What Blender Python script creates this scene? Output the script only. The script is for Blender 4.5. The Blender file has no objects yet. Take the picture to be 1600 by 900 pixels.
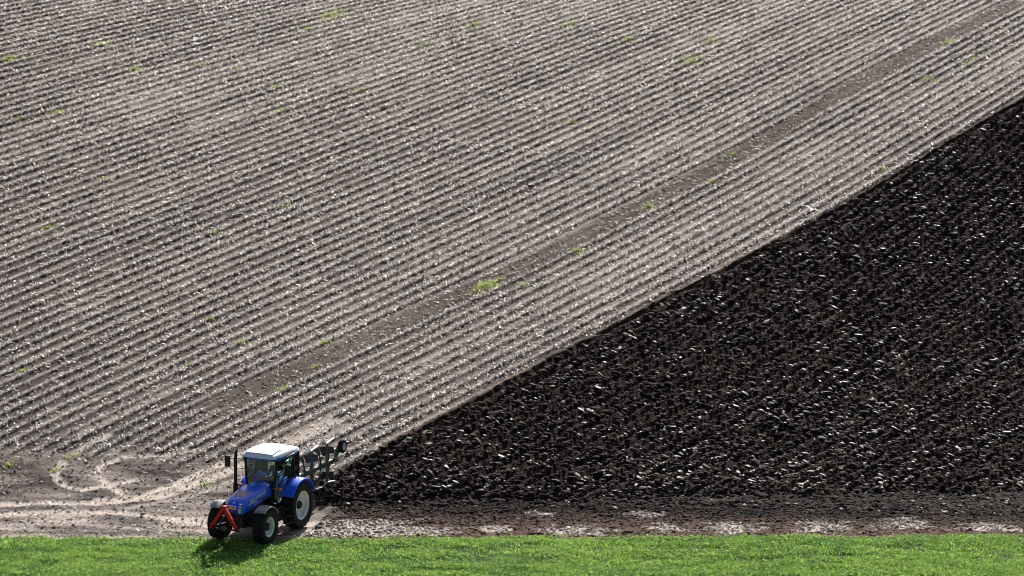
import bpy, bmesh, math, random
import numpy as np
from mathutils import Vector, Matrix

random.seed(7)
RNG = np.random.default_rng(11)
scene = bpy.context.scene
COL = scene.collection
R_ = math.radians

# ------------------------------------------------------------------ camera, sky, sun, exposure
CAM_H, CAM_P, CAM_F = 34.19205378, 0.21240264, 5610.60635   # height, pitch, focal length in px of a 1600 px wide frame
cam_d = bpy.data.cameras.new('camera')
cam = bpy.data.objects.new('camera', cam_d)
COL.objects.link(cam)
cam.location = (0, 0, CAM_H)
cam.rotation_euler = (math.pi / 2 - CAM_P, 0, 0)
cam_d.sensor_width = 36.0
cam_d.lens = CAM_F / 1600 * 36.0
cam_d.clip_start = 1.0
cam_d.clip_end = 5000
scene.camera = cam

SUN_AZ, SUN_EL = R_(14.0), R_(34.0)          # azimuth clockwise from +Y (away from the camera)
world = bpy.data.worlds.new('World')
scene.world = world
world.use_nodes = True
wn = world.node_tree.nodes
sky = wn.new('ShaderNodeTexSky')
sky.sky_type = 'NISHITA'
sky.sun_disc = False
sky.sun_elevation = SUN_EL
sky.sun_rotation = SUN_AZ
sky.dust_density = 3.0
wn['Background'].inputs[1].default_value = 0.05
world.node_tree.links.new(sky.outputs[0], wn['Background'].inputs[0])
sun_d = bpy.data.lights.new('sun', 'SUN')
sun_d.energy = 5.0
sun_d.angle = R_(0.5)
sun_d.color = (1.0, 0.955, 0.89)
sun = bpy.data.objects.new('sun', sun_d)
COL.objects.link(sun)
sd = Vector((math.sin(SUN_AZ) * math.cos(SUN_EL), math.cos(SUN_AZ) * math.cos(SUN_EL), math.sin(SUN_EL)))
sun.rotation_euler = (-sd).to_track_quat('-Z', 'Y').to_euler()
sun.location = (0, 150, 60)
scene.view_settings.view_transform = 'Standard'
scene.view_settings.look = 'None'
scene.view_settings.exposure = 1.0
scene.view_settings.gamma = 1.0
scene.cycles.filter_width = 1.0
scene.cycles.max_bounces = 6
scene.cycles.transparent_max_bounces = 12

# ------------------------------------------------------------------ helpers
def link(o, parent=None):
    COL.objects.link(o)
    if parent: o.parent = parent
    return o

def thing(name, label, cat, loc=(0, 0, 0), rotz=0.0, group=None, pitch=0.0):
    o = bpy.data.objects.new(name, None)
    o.empty_display_size = .3
    link(o)
    o.location = loc
    o.rotation_euler = (0, pitch, rotz)
    return tag(o, label, cat, group)

def tag(o, label=None, cat=None, group=None, kind=None):
    if label: o['label'] = label
    if cat: o['category'] = cat
    if group: o['group'] = group
    if kind: o['kind'] = kind
    return o

def obj(name, bm, mat, parent=None, smooth=40):
    me = bpy.data.meshes.new(name)
    bmesh.ops.recalc_face_normals(bm, faces=bm.faces)
    bm.to_mesh(me); bm.free()
    me.materials.append(mat)
    if smooth:
        me.polygons.foreach_set('use_smooth', [True] * len(me.polygons))
        me.set_sharp_from_angle(angle=R_(smooth))
    return link(bpy.data.objects.new(name, me), parent)

def np_mesh(name, verts, faces, mat, cols=None, smooth=False, parent=None):
    """verts (n,3), faces (m,k) all the same size, cols (n,3) or (n,4) point colours"""
    verts = np.ascontiguousarray(verts, dtype=np.float32)
    faces = np.ascontiguousarray(faces, dtype=np.int32)
    me = bpy.data.meshes.new(name)
    m, k = faces.shape
    me.vertices.add(len(verts)); me.vertices.foreach_set('co', verts.ravel())
    me.loops.add(m * k); me.loops.foreach_set('vertex_index', faces.ravel())
    me.polygons.add(m)
    me.polygons.foreach_set('loop_start', np.arange(0, m * k, k, dtype=np.int32))
    me.polygons.foreach_set('use_smooth', np.full(m, bool(smooth)))
    if cols is not None:
        c = np.ones((len(verts), 4), np.float32); c[:, :cols.shape[1]] = cols
        a = me.color_attributes.new('Tint', 'FLOAT_COLOR', 'POINT')
        a.data.foreach_set('color', c.ravel())
    me.update(calc_edges=True)
    me.materials.append(mat)
    return link(bpy.data.objects.new(name, me), parent)

def xf(bm, geom, M):
    bmesh.ops.transform(bm, matrix=M, verts=[v for v in geom if isinstance(v, bmesh.types.BMVert)])

def box(bm, c, s, rot=None, bevel=0.0):
    g = bmesh.ops.create_cube(bm, size=1.0)
    vs = g['verts']
    M = Matrix.Translation(c) @ (rot.to_4x4() if rot else Matrix.Identity(4)) @ Matrix.Diagonal((*s, 1))
    bmesh.ops.transform(bm, matrix=M, verts=vs)
    if bevel:
        es = list({e for v in vs for e in v.link_edges})
        bmesh.ops.bevel(bm, geom=es, offset=bevel, segments=2, profile=.6, affect='EDGES')

def rod(bm, p0, p1, r0, r1=None, n=10, caps=True):
    p0, p1 = Vector(p0), Vector(p1)
    r1 = r0 if r1 is None else r1
    d = p1 - p0
    M = Matrix.Translation((p0 + p1) / 2) @ d.to_track_quat('Z', 'Y').to_matrix().to_4x4()
    bmesh.ops.create_cone(bm, cap_ends=caps, segments=n, radius1=r0, radius2=r1, depth=d.length, matrix=M)

def beam(bm, p0, p1, w, h, up=(0, 0, 1), bevel=0.01):
    """rectangular bar between two points"""
    p0, p1 = Vector(p0), Vector(p1)
    d = (p1 - p0); L = d.length; x = d.normalized()
    y = Vector(up).cross(x).normalized(); z = x.cross(y)
    M = Matrix((x, y, z)).transposed()
    box(bm, (p0 + p1) / 2, (L, w, h), M, bevel)

def tube(bm, pts, r, n=8):
    pts = [Vector(p) for p in pts]
    rs = r if isinstance(r, (list, tuple)) else [r] * len(pts)
    rings = []
    for i, p in enumerate(pts):
        t = (pts[min(i + 1, len(pts) - 1)] - pts[max(i - 1, 0)]).normalized()
        a = t.orthogonal().normalized() if i == 0 else (a - t * a.dot(t)).normalized()
        b = t.cross(a)
        rings.append([bm.verts.new(p + (a * math.cos(2 * math.pi * k / n) + b * math.sin(2 * math.pi * k / n)) * rs[i]) for k in range(n)])
    for i in range(len(rings) - 1):
        for k in range(n):
            bm.faces.new((rings[i][k], rings[i][(k + 1) % n], rings[i + 1][(k + 1) % n], rings[i + 1][k]))
    bm.faces.new(rings[0]); bm.faces.new(rings[-1])

def loft(bm, sections, closed=True, caps=True):
    rings = [[bm.verts.new(p) for p in s] for s in sections]
    n = len(rings[0])
    for a, b in zip(rings, rings[1:]):
        for k in range(n if closed else n - 1):
            bm.faces.new((a[k], a[(k + 1) % n], b[(k + 1) % n], b[k]))
    if caps:
        bm.faces.new(rings[0]); bm.faces.new(rings[-1])

def prism(bm, poly, y0, y1, bevel=0.0):
    """polygon [(x,z)] extruded along y"""
    a = [bm.verts.new((x, y0, z)) for x, z in poly]
    b = [bm.verts.new((x, y1, z)) for x, z in poly]
    n = len(poly)
    fs = [bm.faces.new(a), bm.faces.new(b)]
    for k in range(n): fs.append(bm.faces.new((a[k], a[(k + 1) % n], b[(k + 1) % n], b[k])))
    if bevel:
        es = list({e for f in fs for e in f.edges})
        bmesh.ops.bevel(bm, geom=es, offset=bevel, segments=2, profile=.6, affect='EDGES')

def lathe(bm, prof, n=40, c=(0, 0, 0)):
    """closed profile [(r,y)] revolved about the y axis through c"""
    rings = []
    for k in range(n):
        a = 2 * math.pi * k / n
        rings.append([bm.verts.new((c[0] + r * math.cos(a), c[1] + y, c[2] + r * math.sin(a))) for r, y in prof])
    m = len(prof)
    for k in range(n):
        A, B = rings[k], rings[(k + 1) % n]
        for i in range(m):
            j = (i + 1) % m
            bm.faces.new((A[i], A[j], B[j], B[i]))

def sphere(bm, c, s, seg=12, rot=None):
    M = Matrix.Translation(c) @ (rot.to_4x4() if rot else Matrix.Identity(4)) @ Matrix.Diagonal((*s, 1))
    bmesh.ops.create_uvsphere(bm, u_segments=seg, v_segments=max(6, seg // 2), radius=1, matrix=M)

# ------------------------------------------------------------------ materials
def mat(name, color, rough=.5, metal=0.0, spec=.5, coat=0.0, noise=0.0, nscale=8.0, bump=0.0, bscale=30.0, translucent=0.0, dirt=None):
    m = bpy.data.materials.new(name); m.use_nodes = True
    nt = m.node_tree; N = nt.nodes; L = nt.links
    b = N['Principled BSDF']
    b.inputs['Roughness'].default_value = rough
    b.inputs['Metallic'].default_value = metal
    b.inputs['Specular IOR Level'].default_value = spec
    b.inputs['Coat Weight'].default_value = coat
    b.inputs['Coat Roughness'].default_value = .24
    b.inputs['Base Color'].default_value = (*color, 1)
    tc = N.new('ShaderNodeTexCoord')
    if noise or dirt:
        t = N.new('ShaderNodeTexNoise'); t.inputs['Scale'].default_value = nscale; t.inputs['Detail'].default_value = 6
        L.new(tc.outputs['Object'], t.inputs['Vector'])
        mx = N.new('ShaderNodeMix'); mx.data_type = 'RGBA'
        if dirt:
            mx.inputs[6].default_value = (*color, 1); mx.inputs[7].default_value = (*dirt[0], 1)
            mr = N.new('ShaderNodeMapRange'); mr.inputs[1].default_value = .45; mr.inputs[2].default_value = .75
            mr.inputs[3].default_value = 0; mr.inputs[4].default_value = dirt[1]
            L.new(t.outputs['Fac'], mr.inputs[0]); L.new(mr.outputs[0], mx.inputs[0])
        else:
            mx.inputs[6].default_value = (*[c * (1 - noise) for c in color], 1)
            mx.inputs[7].default_value = (*[min(1, c * (1 + noise)) for c in color], 1)
            L.new(t.outputs['Fac'], mx.inputs[0])
        L.new(mx.outputs[2], b.inputs['Base Color'])
    if bump:
        t2 = N.new('ShaderNodeTexNoise'); t2.inputs['Scale'].default_value = bscale; t2.inputs['Detail'].default_value = 5
        L.new(tc.outputs['Object'], t2.inputs['Vector'])
        bp = N.new('ShaderNodeBump'); bp.inputs['Strength'].default_value = bump; bp.inputs['Distance'].default_value = .02
        L.new(t2.outputs['Fac'], bp.inputs['Height']); L.new(bp.outputs[0], b.inputs['Normal'])
    return m

def tint_mat(name, rough=.9, spec=.3, translucent=0.0, noise=.25, nscale=9.0, bump=0.0, bscale=18.0, bdist=.03, gloss=False):
    """material whose own colour comes from the mesh's Tint attribute, broken up by procedural noise"""
    m = bpy.data.materials.new(name); m.use_nodes = True
    nt = m.node_tree; N = nt.nodes; L = nt.links
    b = N['Principled BSDF']; out = N['Material Output']
    b.inputs['Roughness'].default_value = rough
    b.inputs['Specular IOR Level'].default_value = spec
    at = N.new('ShaderNodeVertexColor'); at.layer_name = 'Tint'
    tc = N.new('ShaderNodeTexCoord')
    if gloss:    # alpha of the tint: how wet and smeared the clod's face is
        for sock, lo, hi in (('Roughness', .9, rough), ('Specular IOR Level', .05, spec)):
            g = N.new('ShaderNodeMapRange'); g.inputs[3].default_value = lo; g.inputs[4].default_value = hi
            L.new(at.outputs['Alpha'], g.inputs[0]); L.new(g.outputs[0], b.inputs[sock])
    src = at.outputs['Color']
    if noise:
        t = N.new('ShaderNodeTexNoise'); t.inputs['Scale'].default_value = nscale; t.inputs['Detail'].default_value = 7
        t.inputs['Roughness'].default_value = .65
        L.new(tc.outputs['Object'], t.inputs['Vector'])
        mr = N.new('ShaderNodeMapRange'); mr.inputs[1].default_value = .3; mr.inputs[2].default_value = .7
        mr.inputs[3].default_value = 1 - noise; mr.inputs[4].default_value = 1 + noise
        L.new(t.outputs['Fac'], mr.inputs[0])
        mx = N.new('ShaderNodeMix'); mx.data_type = 'RGBA'; mx.blend_type = 'MULTIPLY'; mx.inputs[0].default_value = 1
        L.new(src, mx.inputs[6]); L.new(mr.outputs[0], mx.inputs[7])
        src = mx.outputs[2]
    L.new(src, b.inputs['Base Color'])
    if bump:
        t2 = N.new('ShaderNodeTexNoise'); t2.inputs['Scale'].default_value = bscale; t2.inputs['Detail'].default_value = 6
        t2.inputs['Roughness'].default_value = .7
        L.new(tc.outputs['Object'], t2.inputs['Vector'])
        bp = N.new('ShaderNodeBump'); bp.inputs['Strength'].default_value = bump; bp.inputs['Distance'].default_value = bdist
        L.new(t2.outputs['Fac'], bp.inputs['Height']); L.new(bp.outputs[0], b.inputs['Normal'])
    if translucent:
        tr = N.new('ShaderNodeBsdfTranslucent'); L.new(src, tr.inputs['Color'])
        ms = N.new('ShaderNodeMixShader'); ms.inputs[0].default_value = translucent
        L.new(b.outputs[0], ms.inputs[1]); L.new(tr.outputs[0], ms.inputs[2]); L.new(ms.outputs[0], out.inputs['Surface'])
    return m

M_DRY = tint_mat('dry_field_soil', .95, .06, noise=.42, nscale=15, bump=.35, bscale=16, bdist=.03)
M_PLOUGH = tint_mat('ploughed_soil', .95, .03, noise=.35, nscale=6, bump=.6, bscale=16, bdist=.05)
M_CLOD = tint_mat('wet_clod_soil', .46, .5, noise=.3, nscale=12, bump=.5, bscale=24, bdist=.03, gloss=True)
M_CRUMB = tint_mat('crumbly_soil', .95, .05, noise=.38, nscale=11, bump=.25, bscale=22, bdist=.02)
M_STRAW = tint_mat('pale_straw', .55, .5, translucent=.58, noise=0)
M_GRASS = tint_mat('green_blades', .6, .18, translucent=.62, noise=0)
M_GSOIL = tint_mat('grass_thatch', .95, .1, noise=.4, nscale=5, bump=.6, bscale=12, bdist=.05)

# ------------------------------------------------------------------ procedural noise
def _hash(ix, iy, seed):
    h = (ix.astype(np.int64) * 374761393 + iy.astype(np.int64) * 668265263 + seed * 974634721) & 0x7fffffff
    h = ((h ^ (h >> 13)) * 1274126177) & 0x7fffffff
    h = ((h ^ (h >> 15)) * 668265263) & 0x7fffffff
    return ((h ^ (h >> 11)) & 0xffff).astype(np.float32) / 65535.0

def vnoise(x, y, seed=0):
    x = np.asarray(x, float); y = np.asarray(y, float)
    ix = np.floor(x); iy = np.floor(y); fx = x - ix; fy = y - iy
    fx = fx * fx * (3 - 2 * fx); fy = fy * fy * (3 - 2 * fy)
    a = _hash(ix, iy, seed); b = _hash(ix + 1, iy, seed); c = _hash(ix, iy + 1, seed); d = _hash(ix + 1, iy + 1, seed)
    return a + (b - a) * fx + (c - a) * fy + (a - b - c + d) * fx * fy

def fbm(x, y, seed=0, o=3, gain=.5):
    s = 0; a = 1; t = 0
    for i in range(o):
        s = s + a * vnoise(x * 2 ** i + 17.3 * i, y * 2 ** i - 9.1 * i, seed + i); t += a; a *= gain
    return s / t

def sstep(a, b, x):
    t = np.clip((x - a) / (b - a), 0, 1)
    return t * t * (3 - 2 * t)

# ------------------------------------------------------------------ terrain: a gentle hillside with straight corn rows
TH = 0.45859839
CT, ST = math.cos(TH), math.sin(TH)
TC = (5.44047465, 0.27762185, 7.20734169, -9.72745753, -0.99999833, 0.27474724, -1.21181653)
RC = (1.70318879, -2.93768663, -3.72731051, 7.50303227)
ROW = .75

def terr(X, Y):
    X = np.asarray(X, float); Y = np.asarray(Y, float)
    u = np.clip((Y - 119) / 50, 0, 2.0); v = np.clip(X / 25, -1.5, 1.5)
    a = TC
    return a[0]*u*u + a[1]*u**3 + a[2]*u*u*v + a[3]*u*v*(u/(u+.02)) + a[4]*u**4 + a[5]*u*u*v*v + a[6]*u**3*v

def ps(X, Y):
    Yr = np.asarray(Y, float) - 119
    return np.asarray(X) * CT - Yr * ST, np.asarray(X) * ST + Yr * CT

def rowf(X, Y):
    p, s = ps(X, Y)
    a = s / 60; pp = p / 30
    return (p + RC[0]*a*a + RC[1]*a**3 + RC[2]*pp*a*a + RC[3]*pp*a) / ROW

def rowk(X, Y):
    """row number counted from the edge of the ploughed ground; whole numbers are furrow lines"""
    d = -(rowf(X, Y) + 11.2)
    return -(1.2 * d + .0008 * d * np.abs(d))

def xy(p, s):
    return p * CT + s * ST, -p * ST + s * CT + 119

EDGE_S = [-40, 1.5, 6.4, 14.6, 20.1, 33.5, 44, 53.4, 59, 66, 70.8, 120]
EDGE_R = [-11.2, -11.24, -11.5, -11.65, -11.95, -11.95, -11.45, -11.4, -11.4, -11.25, -11.1, -11.0]
BAND_S = [0, 19.7, 28, 36.6, 49.7, 57.2, 68.5, 75.6, 86.2, 120]
BAND_R = [-22.1, -22.0, -21.75, -21.9, -22.0, -22.4, -22.9, -23.0, -22.85, -22.8]

def d_edge(X, Y):
    p, s = ps(X, Y)
    return (rowf(X, Y) - np.interp(s, EDGE_S, EDGE_R)) * ROW + (vnoise(s * .9, s * 0, 61) - .5) * .16 + (vnoise(s * 3.1, s * 0, 62) - .5) * .08

def band_w(X, Y):
    p, s = ps(X, Y)
    r = rowf(X, Y) - np.interp(s, BAND_S, BAND_R)
    return sstep(-.1, .3, r) * (1 - sstep(1.4, 1.9, r)) * sstep(2, 10, s) * (.72 + .5 * (fbm(s * .12, r * .8, 68, 2) - .3))

def grass_y(X):
    X = np.asarray(X, float)
    return 117.98 + .011 * X + (vnoise(X * .6, X * 0, 71) - .5) * .35 + (vnoise(X * 2.6, X * 0, 72) - .5) * .22

def plough_y(X):
    X = np.asarray(X, float)
    return np.interp(X, [-8, -6.8, 0, 9.2, 18.7, 40], [122.3, 122.4, 122.9, 124.0, 125.9, 129]) + (fbm(X * .35, X * 0, 81, 5, .65) - .5) * 2.6

def rows_y(X):
    X = np.asarray(X, float)
    return np.interp(X, [-20, -14, -10, -7], [125.7, 126.1, 125.6, 124.9]) + (fbm(X * .5, X * 0, 91, 2) - .5) * 1.6

TRACKS = [  # dusty wheel tracks on the turning strip: (half width, strength, points)
    (.30, 1.0, [(-22, 121.2), (-17.95, 121.49), (-16.18, 121.68), (-14.6, 121.65), (-13.46, 122.07), (-12.14, 123.46), (-10.51, 125.89), (-8.97, 128.23)]),
    (.30, 1.0, [(-22, 120.4), (-17.83, 120.61), (-15.9, 120.84), (-14.3, 120.9), (-12.91, 120.65), (-11.25, 120.02), (-10.39, 119.54)]),
    (.22, 1.0, [(-11.7, 127.1), (-12.41, 126.48), (-14.0, 126.2), (-14.75, 125.4), (-14.85, 124.5), (-14.47, 123.56), (-13.62, 122.36)]),
    (.22, 1.0, [(-14.85, 128.16), (-15.45, 127.19), (-16.17, 125.6), (-16.4, 124.3), (-15.91, 123.2), (-15.24, 122.91), (-14.58, 123.3), (-13.4, 124.0)]),
    (.40, .9, [(-14.5, 121.9), (-12.43, 122.44), (-10.47, 124.78), (-8.67, 127.31), (-6.75, 131.16)]),
    (.30, .6, [(-20, 119.6), (-15, 119.7), (-11, 119.0), (-8, 118.8), (-3, 118.9)]),
    (.25, .6, [(-13.5, 121.2), (-11.5, 122.4), (-9.6, 124.6), (-7.8, 127.4), (-6.2, 130.8)]),
    (.25, .5, [(-17.5, 127.5), (-16.2, 127.8), (-15.0, 129.6), (-12.5, 134)]),
]
PALE = [(-3.3, 118.9, 1.3, .7), (-5.4, 119.3, 2.0, 1.1), (2.2, 119.1, 1.1, .7), (4.6, 121.2, .8, .4), (7.6, 119.3, 1.1, .75), (5.4, 119.5, .7, .6), (10.9, 119.4, 1.2, .8),
        (13.6, 120.0, 1.0, .8), (16.6, 119.6, 1.1, .7), (-.6, 119.4, .6, .5), (1.0, 121.0, .6, .35)]

def seg_dist(X, Y, pts):
    d = np.full(X.shape, 1e9)
    for (x0, y0), (x1, y1) in zip(pts, pts[1:]):
        dx, dy = x1 - x0, y1 - y0
        t = np.clip(((X - x0) * dx + (Y - y0) * dy) / (dx * dx + dy * dy), 0, 1)
        d = np.minimum(d, np.hypot(X - x0 - t * dx, Y - y0 - t * dy))
    return d

def dustiness(X, Y):
    w = np.zeros(X.shape)
    wob = (fbm(X * 2.2, Y * 2.2, 101, 3) - .5) * .3
    near = (Y < 136) & (X < 0)
    if near.any():
        x, y, wb = X[near], Y[near], wob[near]
        acc = np.zeros(x.shape)
        for hw, st, pts in TRACKS:
            acc = np.maximum(acc, st * (1 - sstep(hw * .35, hw * 1.1, seg_dist(x, y, pts) + wb * .45)))
        left = 1 - sstep(120.2, 122.0, y)
        acc = np.maximum(acc, left * (1 - sstep(-7.5, -5.5, x)) * np.clip(.42 + 2.2 * (fbm(x * .45, y * 3.0, 103, 4) - .5), .12, .9))
        w[near] = acc
    right = (Y < 124) & (X > -9)
    if right.any():
        x, y = X[right], Y[right]
        acc = np.zeros(x.shape)
        for px, py, rx, ry in PALE:
            q = np.hypot((x - px) / rx, (y - py) / ry) + (fbm(x * 1.6, y * 3.2, 105, 4) - .5) * 2.2
            acc = np.maximum(acc, 1 - sstep(.6, 1.15, q))
        w[right] = np.maximum(w[right], acc * .95)
    return np.clip(w, 0, 1)

def slice_phase(p, s):
    """where a point lies across the turned furrow slices, 0..1"""
    q = p / .46 + (fbm(p * .8, s * .3, 30, 2) - .5) * .6
    return q - np.floor(q), q

def surface(X, Y, full=True):
    """height of the finished ground (rows, furrows, clods) and its colour"""
    X = np.asarray(X, float); Y = np.asarray(Y, float)
    p, s = ps(X, Y)
    r = rowk(X, Y)
    de = d_edge(X, Y)
    z0 = terr(X, Y)
    gy = grass_y(X)
    w_gr = 1 - sstep(-.10, .12, Y - gy)
    w_pl = sstep(-.03, .05, de) * sstep(-.35, .45, Y - plough_y(X))
    w_rows = (1 - sstep(-.12, .0, de)) * sstep(-.8, 1.5, Y - rows_y(X))
    w_hd = np.clip(1 - w_gr - w_pl - w_rows, 0, 1)
    # corn rows
    k = np.floor(r).astype(np.int64)
    ra = .35 + .95 * vnoise(k * 1.0 + .5, s * .035, 5) ; rb = vnoise(k * 1.0 + .5, s * .05, 6)
    wob = (vnoise(s * .25, k * 1.0, 8) - .5) * .07
    ph = r - k + wob
    f_ = ph - np.floor(ph)
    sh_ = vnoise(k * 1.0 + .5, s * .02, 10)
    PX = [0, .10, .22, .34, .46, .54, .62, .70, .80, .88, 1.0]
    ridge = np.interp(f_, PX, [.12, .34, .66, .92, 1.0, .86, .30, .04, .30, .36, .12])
    groove = np.interp(f_, PX, [.55, .22, .0, .0, .08, .60, 1.0, 1.0, .70, .45, .55])  # damp furrow mask, widened up the near ridge side as painted shade
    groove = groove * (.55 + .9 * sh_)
    bw = band_w(X, Y)
    amp = .078 * (.6 + .4 * ra) * (.85 + .3 * vnoise(s * .35, k * 1.0, 9)) * (1 - .85 * bw)
    rough = fbm(X * 3.2, Y * 3.2, 20, 3) - .5
    fine = fbm(p * 9, s * 7, 23, 2) - .5
    z_rows = amp * ridge + .016 * rough + .010 * fine
    # ploughed slices
    q = p / .46 + (fbm(p * .8, s * .3, 30, 2) - .5) * .6
    saw = (q - np.floor(q))
    saw = np.where(saw < .72, saw / .72, (1 - saw) / .28)
    seg = fbm(p * 2.0 + np.floor(q) * 5.3, s * 1.5, 33, 2)
    lump = fbm(X * 2.6, Y * 3.6, 36, 3)
    rid = 1 - np.abs(2 * fbm(X * 4.2, Y * 6.0, 40, 2) - 1)
    z_pl = .24 * saw * (.45 + 1.0 * seg) + .16 * (lump - .5) + .07 * (rid - .7) + .02
    fw = sstep(-.02, .05, de) * (1 - sstep(.32, .62, de))
    z_pl = z_pl * (1 - .8 * fw) - .20 * fw
    # turning strip
    fl = fbm(X * 3.5, Y * 7, 50, 3) - .5
    z_hd = (.012 + .05 * sstep(-7.5, -5.5, X)) * fl + .05 * (fbm(X * 1.1, Y * 2.2, 53, 2) - .5)
    if not full:
        return z0 + .06 * w_gr + w_rows * z_rows + w_pl * z_pl + w_hd * z_hd
    dust = dustiness(X, Y)
    z_hd = z_hd * (1 - .6 * dust) - .03 * dust
    z = z0 + .06 * w_gr + w_rows * z_rows * (1 - .9 * dust) + w_pl * z_pl + w_hd * z_hd
    # colours: dry crust on ridge tops, damp furrows, near-side ridge shade painted in
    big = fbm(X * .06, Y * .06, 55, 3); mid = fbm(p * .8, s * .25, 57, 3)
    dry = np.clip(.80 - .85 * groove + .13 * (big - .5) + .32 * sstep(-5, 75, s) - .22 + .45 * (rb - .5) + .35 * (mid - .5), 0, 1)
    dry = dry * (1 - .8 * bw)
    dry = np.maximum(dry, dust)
    DRY = np.array([.325, .280, .248]); DAMP_SHADE = np.array([.050, .040, .037]); BROWN = np.array([.052, .041, .036])
    c_rows = DAMP_SHADE + (DRY - DAMP_SHADE) * dry[:, None]
    c_rows = c_rows + (BROWN * (.5 + 1.2 * mid)[:, None] - c_rows) * (bw * .92)[:, None]
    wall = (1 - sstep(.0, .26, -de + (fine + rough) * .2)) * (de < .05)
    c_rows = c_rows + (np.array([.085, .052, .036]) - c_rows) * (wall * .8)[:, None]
    hm = fbm(X * 1.2, Y * 3.0, 59, 3)
    rightside = sstep(-7.5, -5.5, X)
    hd_dry = np.clip(.17 + 1.1 * (fbm(X * .55, Y * 2.6, 64, 4) - .48), 0, 1)
    c_l = DAMP_SHADE + (DRY * 1.35 - DAMP_SHADE) * np.maximum(hd_dry, dust)[:, None]
    far = sstep(118.5, 122.5, Y)
    BR2 = np.array([.078, .050, .038]); BK = np.array([.016, .012, .012])
    c_r = BR2 + (BK - BR2) * np.clip(far + .8 * (hm - .5), 0, 1)[:, None]
    c_r = c_r + (np.array([.37, .325, .295]) - c_r) * dust[:, None]
    c_hd = c_l + (c_r - c_l) * rightside[:, None]
    pm = fbm(X * .5, Y * .5, 63, 3)
    c_pl = np.array([.0215, .0140, .0120])[None] * (.65 + .8 * pm)[:, None]
    c_gr = np.array([.040, .066, .018])[None] * (.7 + .6 * hm)[:, None]
    wsum = (w_rows + w_pl + w_hd + w_gr)[:, None]
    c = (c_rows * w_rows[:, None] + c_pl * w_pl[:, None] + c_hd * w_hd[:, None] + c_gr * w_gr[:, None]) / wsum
    return z, c

def inview(X, Y, pad=9.0):
    return (np.abs(X) < .1426 * Y + pad) & (Y > 108.5) & (Y < 212 + .16 * X)

# coarse ground under and far beyond the detailed sheets
gx = np.concatenate([np.linspace(-600, -120, 9), np.linspace(-100, 100, 61), np.linspace(120, 600, 9)])
gyv = np.concatenate([np.linspace(-300, 60, 10), np.linspace(70, 230, 49), np.linspace(250, 700, 10)])
GX, GY = np.meshgrid(gx, gyv)
GZ = terr(GX.ravel(), GY.ravel()).reshape(GX.shape) - .9
nx = len(gx); idx = np.arange(GX.size).reshape(GX.shape)
F = np.stack([idx[:-1, :-1], idx[:-1, 1:], idx[1:, 1:], idx[1:, :-1]], -1).reshape(-1, 4)
gc = np.tile(np.array([[.16, .14, .125]]), (GX.size, 1))
tag(np_mesh('ground', np.stack([GX.ravel(), GY.ravel(), GZ.ravel()], 1), F, M_DRY, gc, True), kind='structure')

# detailed sheets, on one grid turned to run along the corn rows
DP, DS = .054, .13
pv = np.arange(-72, 40, DP); sv = np.arange(-30, 118, DS)
PP, SS = np.meshgrid(pv, sv)
XX, YY = xy(PP, SS)
keep = inview(XX, YY)
vid = np.full(PP.shape, -1, np.int64)
vid[keep] = np.arange(keep.sum())
Xk, Yk = XX[keep], YY[keep]
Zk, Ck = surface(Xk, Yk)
Vk = np.stack([Xk, Yk, Zk], 1)
cell = keep[:-1, :-1] & keep[:-1, 1:] & keep[1:, 1:] & keep[1:, :-1]
Fk = np.stack([vid[:-1, :-1], vid[:-1, 1:], vid[1:, 1:], vid[1:, :-1]], -1)[cell]
cx = Xk[Fk].mean(1); cy = Yk[Fk].mean(1)
de_c = d_edge(cx, cy)
z_grass = cy < grass_y(cx)
z_pl = (~z_grass) & (de_c > 0) & (cy > plough_y(cx))
z_row = (~z_grass) & (~z_pl) & (de_c <= 0) & (cy > rows_y(cx))
z_hd = ~(z_grass | z_pl | z_row)
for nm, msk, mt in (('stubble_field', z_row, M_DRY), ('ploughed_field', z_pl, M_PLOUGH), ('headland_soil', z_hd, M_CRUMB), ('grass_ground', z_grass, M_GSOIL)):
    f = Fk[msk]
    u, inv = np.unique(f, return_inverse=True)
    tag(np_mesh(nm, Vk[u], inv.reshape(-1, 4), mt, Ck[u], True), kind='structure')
del XX, YY, PP, SS, keep, vid, cell

# ------------------------------------------------------------------ scatter helpers
def sample(n, pad=5.0, y0=112.0, y1=213.0):
    n = int(n * 1.22)
    """n random ground points, spread evenly over the ground the photograph covers"""
    Y = RNG.uniform(y0, y1, n * 2); X = RNG.uniform(-1, 1, n * 2) * (.1426 * y1 + pad)
    k = inview(X, Y, pad)
    return X[k], Y[k]

def strips(base, ang, length, width, lift0, lift1, curl, cols):
    """thin bent leaf strips: base (n,3); three cross pairs, two quads each"""
    n = len(base)
    d = np.stack([np.cos(ang), np.sin(ang), np.zeros(n)], 1)
    side = np.stack([-np.sin(ang + curl), np.cos(ang + curl), RNG.uniform(-.5, .5, n)], 1) * (width / 2)[:, None]
    up = np.array([0, 0, 1.0])
    c0 = base
    c1 = base + d * (length * .5)[:, None] + up * lift0[:, None]
    c2 = base + d * (length)[:, None] * np.array([1, 1, 1.0]) + up * lift1[:, None]
    V = np.stack([c0 - side * .8, c0 + side * .8, c1 - side, c1 + side, c2 - side * .35, c2 + side * .35], 1).reshape(-1, 3)
    o = np.arange(n)[:, None] * 6
    F = np.concatenate([o + np.array([[0, 1, 3, 2]]), o + np.array([[2, 3, 5, 4]])], 0)
    return V, F, np.repeat(cols, 6, 0)

def join(parts):
    V, F, C, k = [], [], [], 0
    for v, f, c in parts:
        V.append(v); F.append(f + k); C.append(c); k += len(v)
    return np.concatenate(V), np.concatenate(F), np.concatenate(C)

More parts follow.
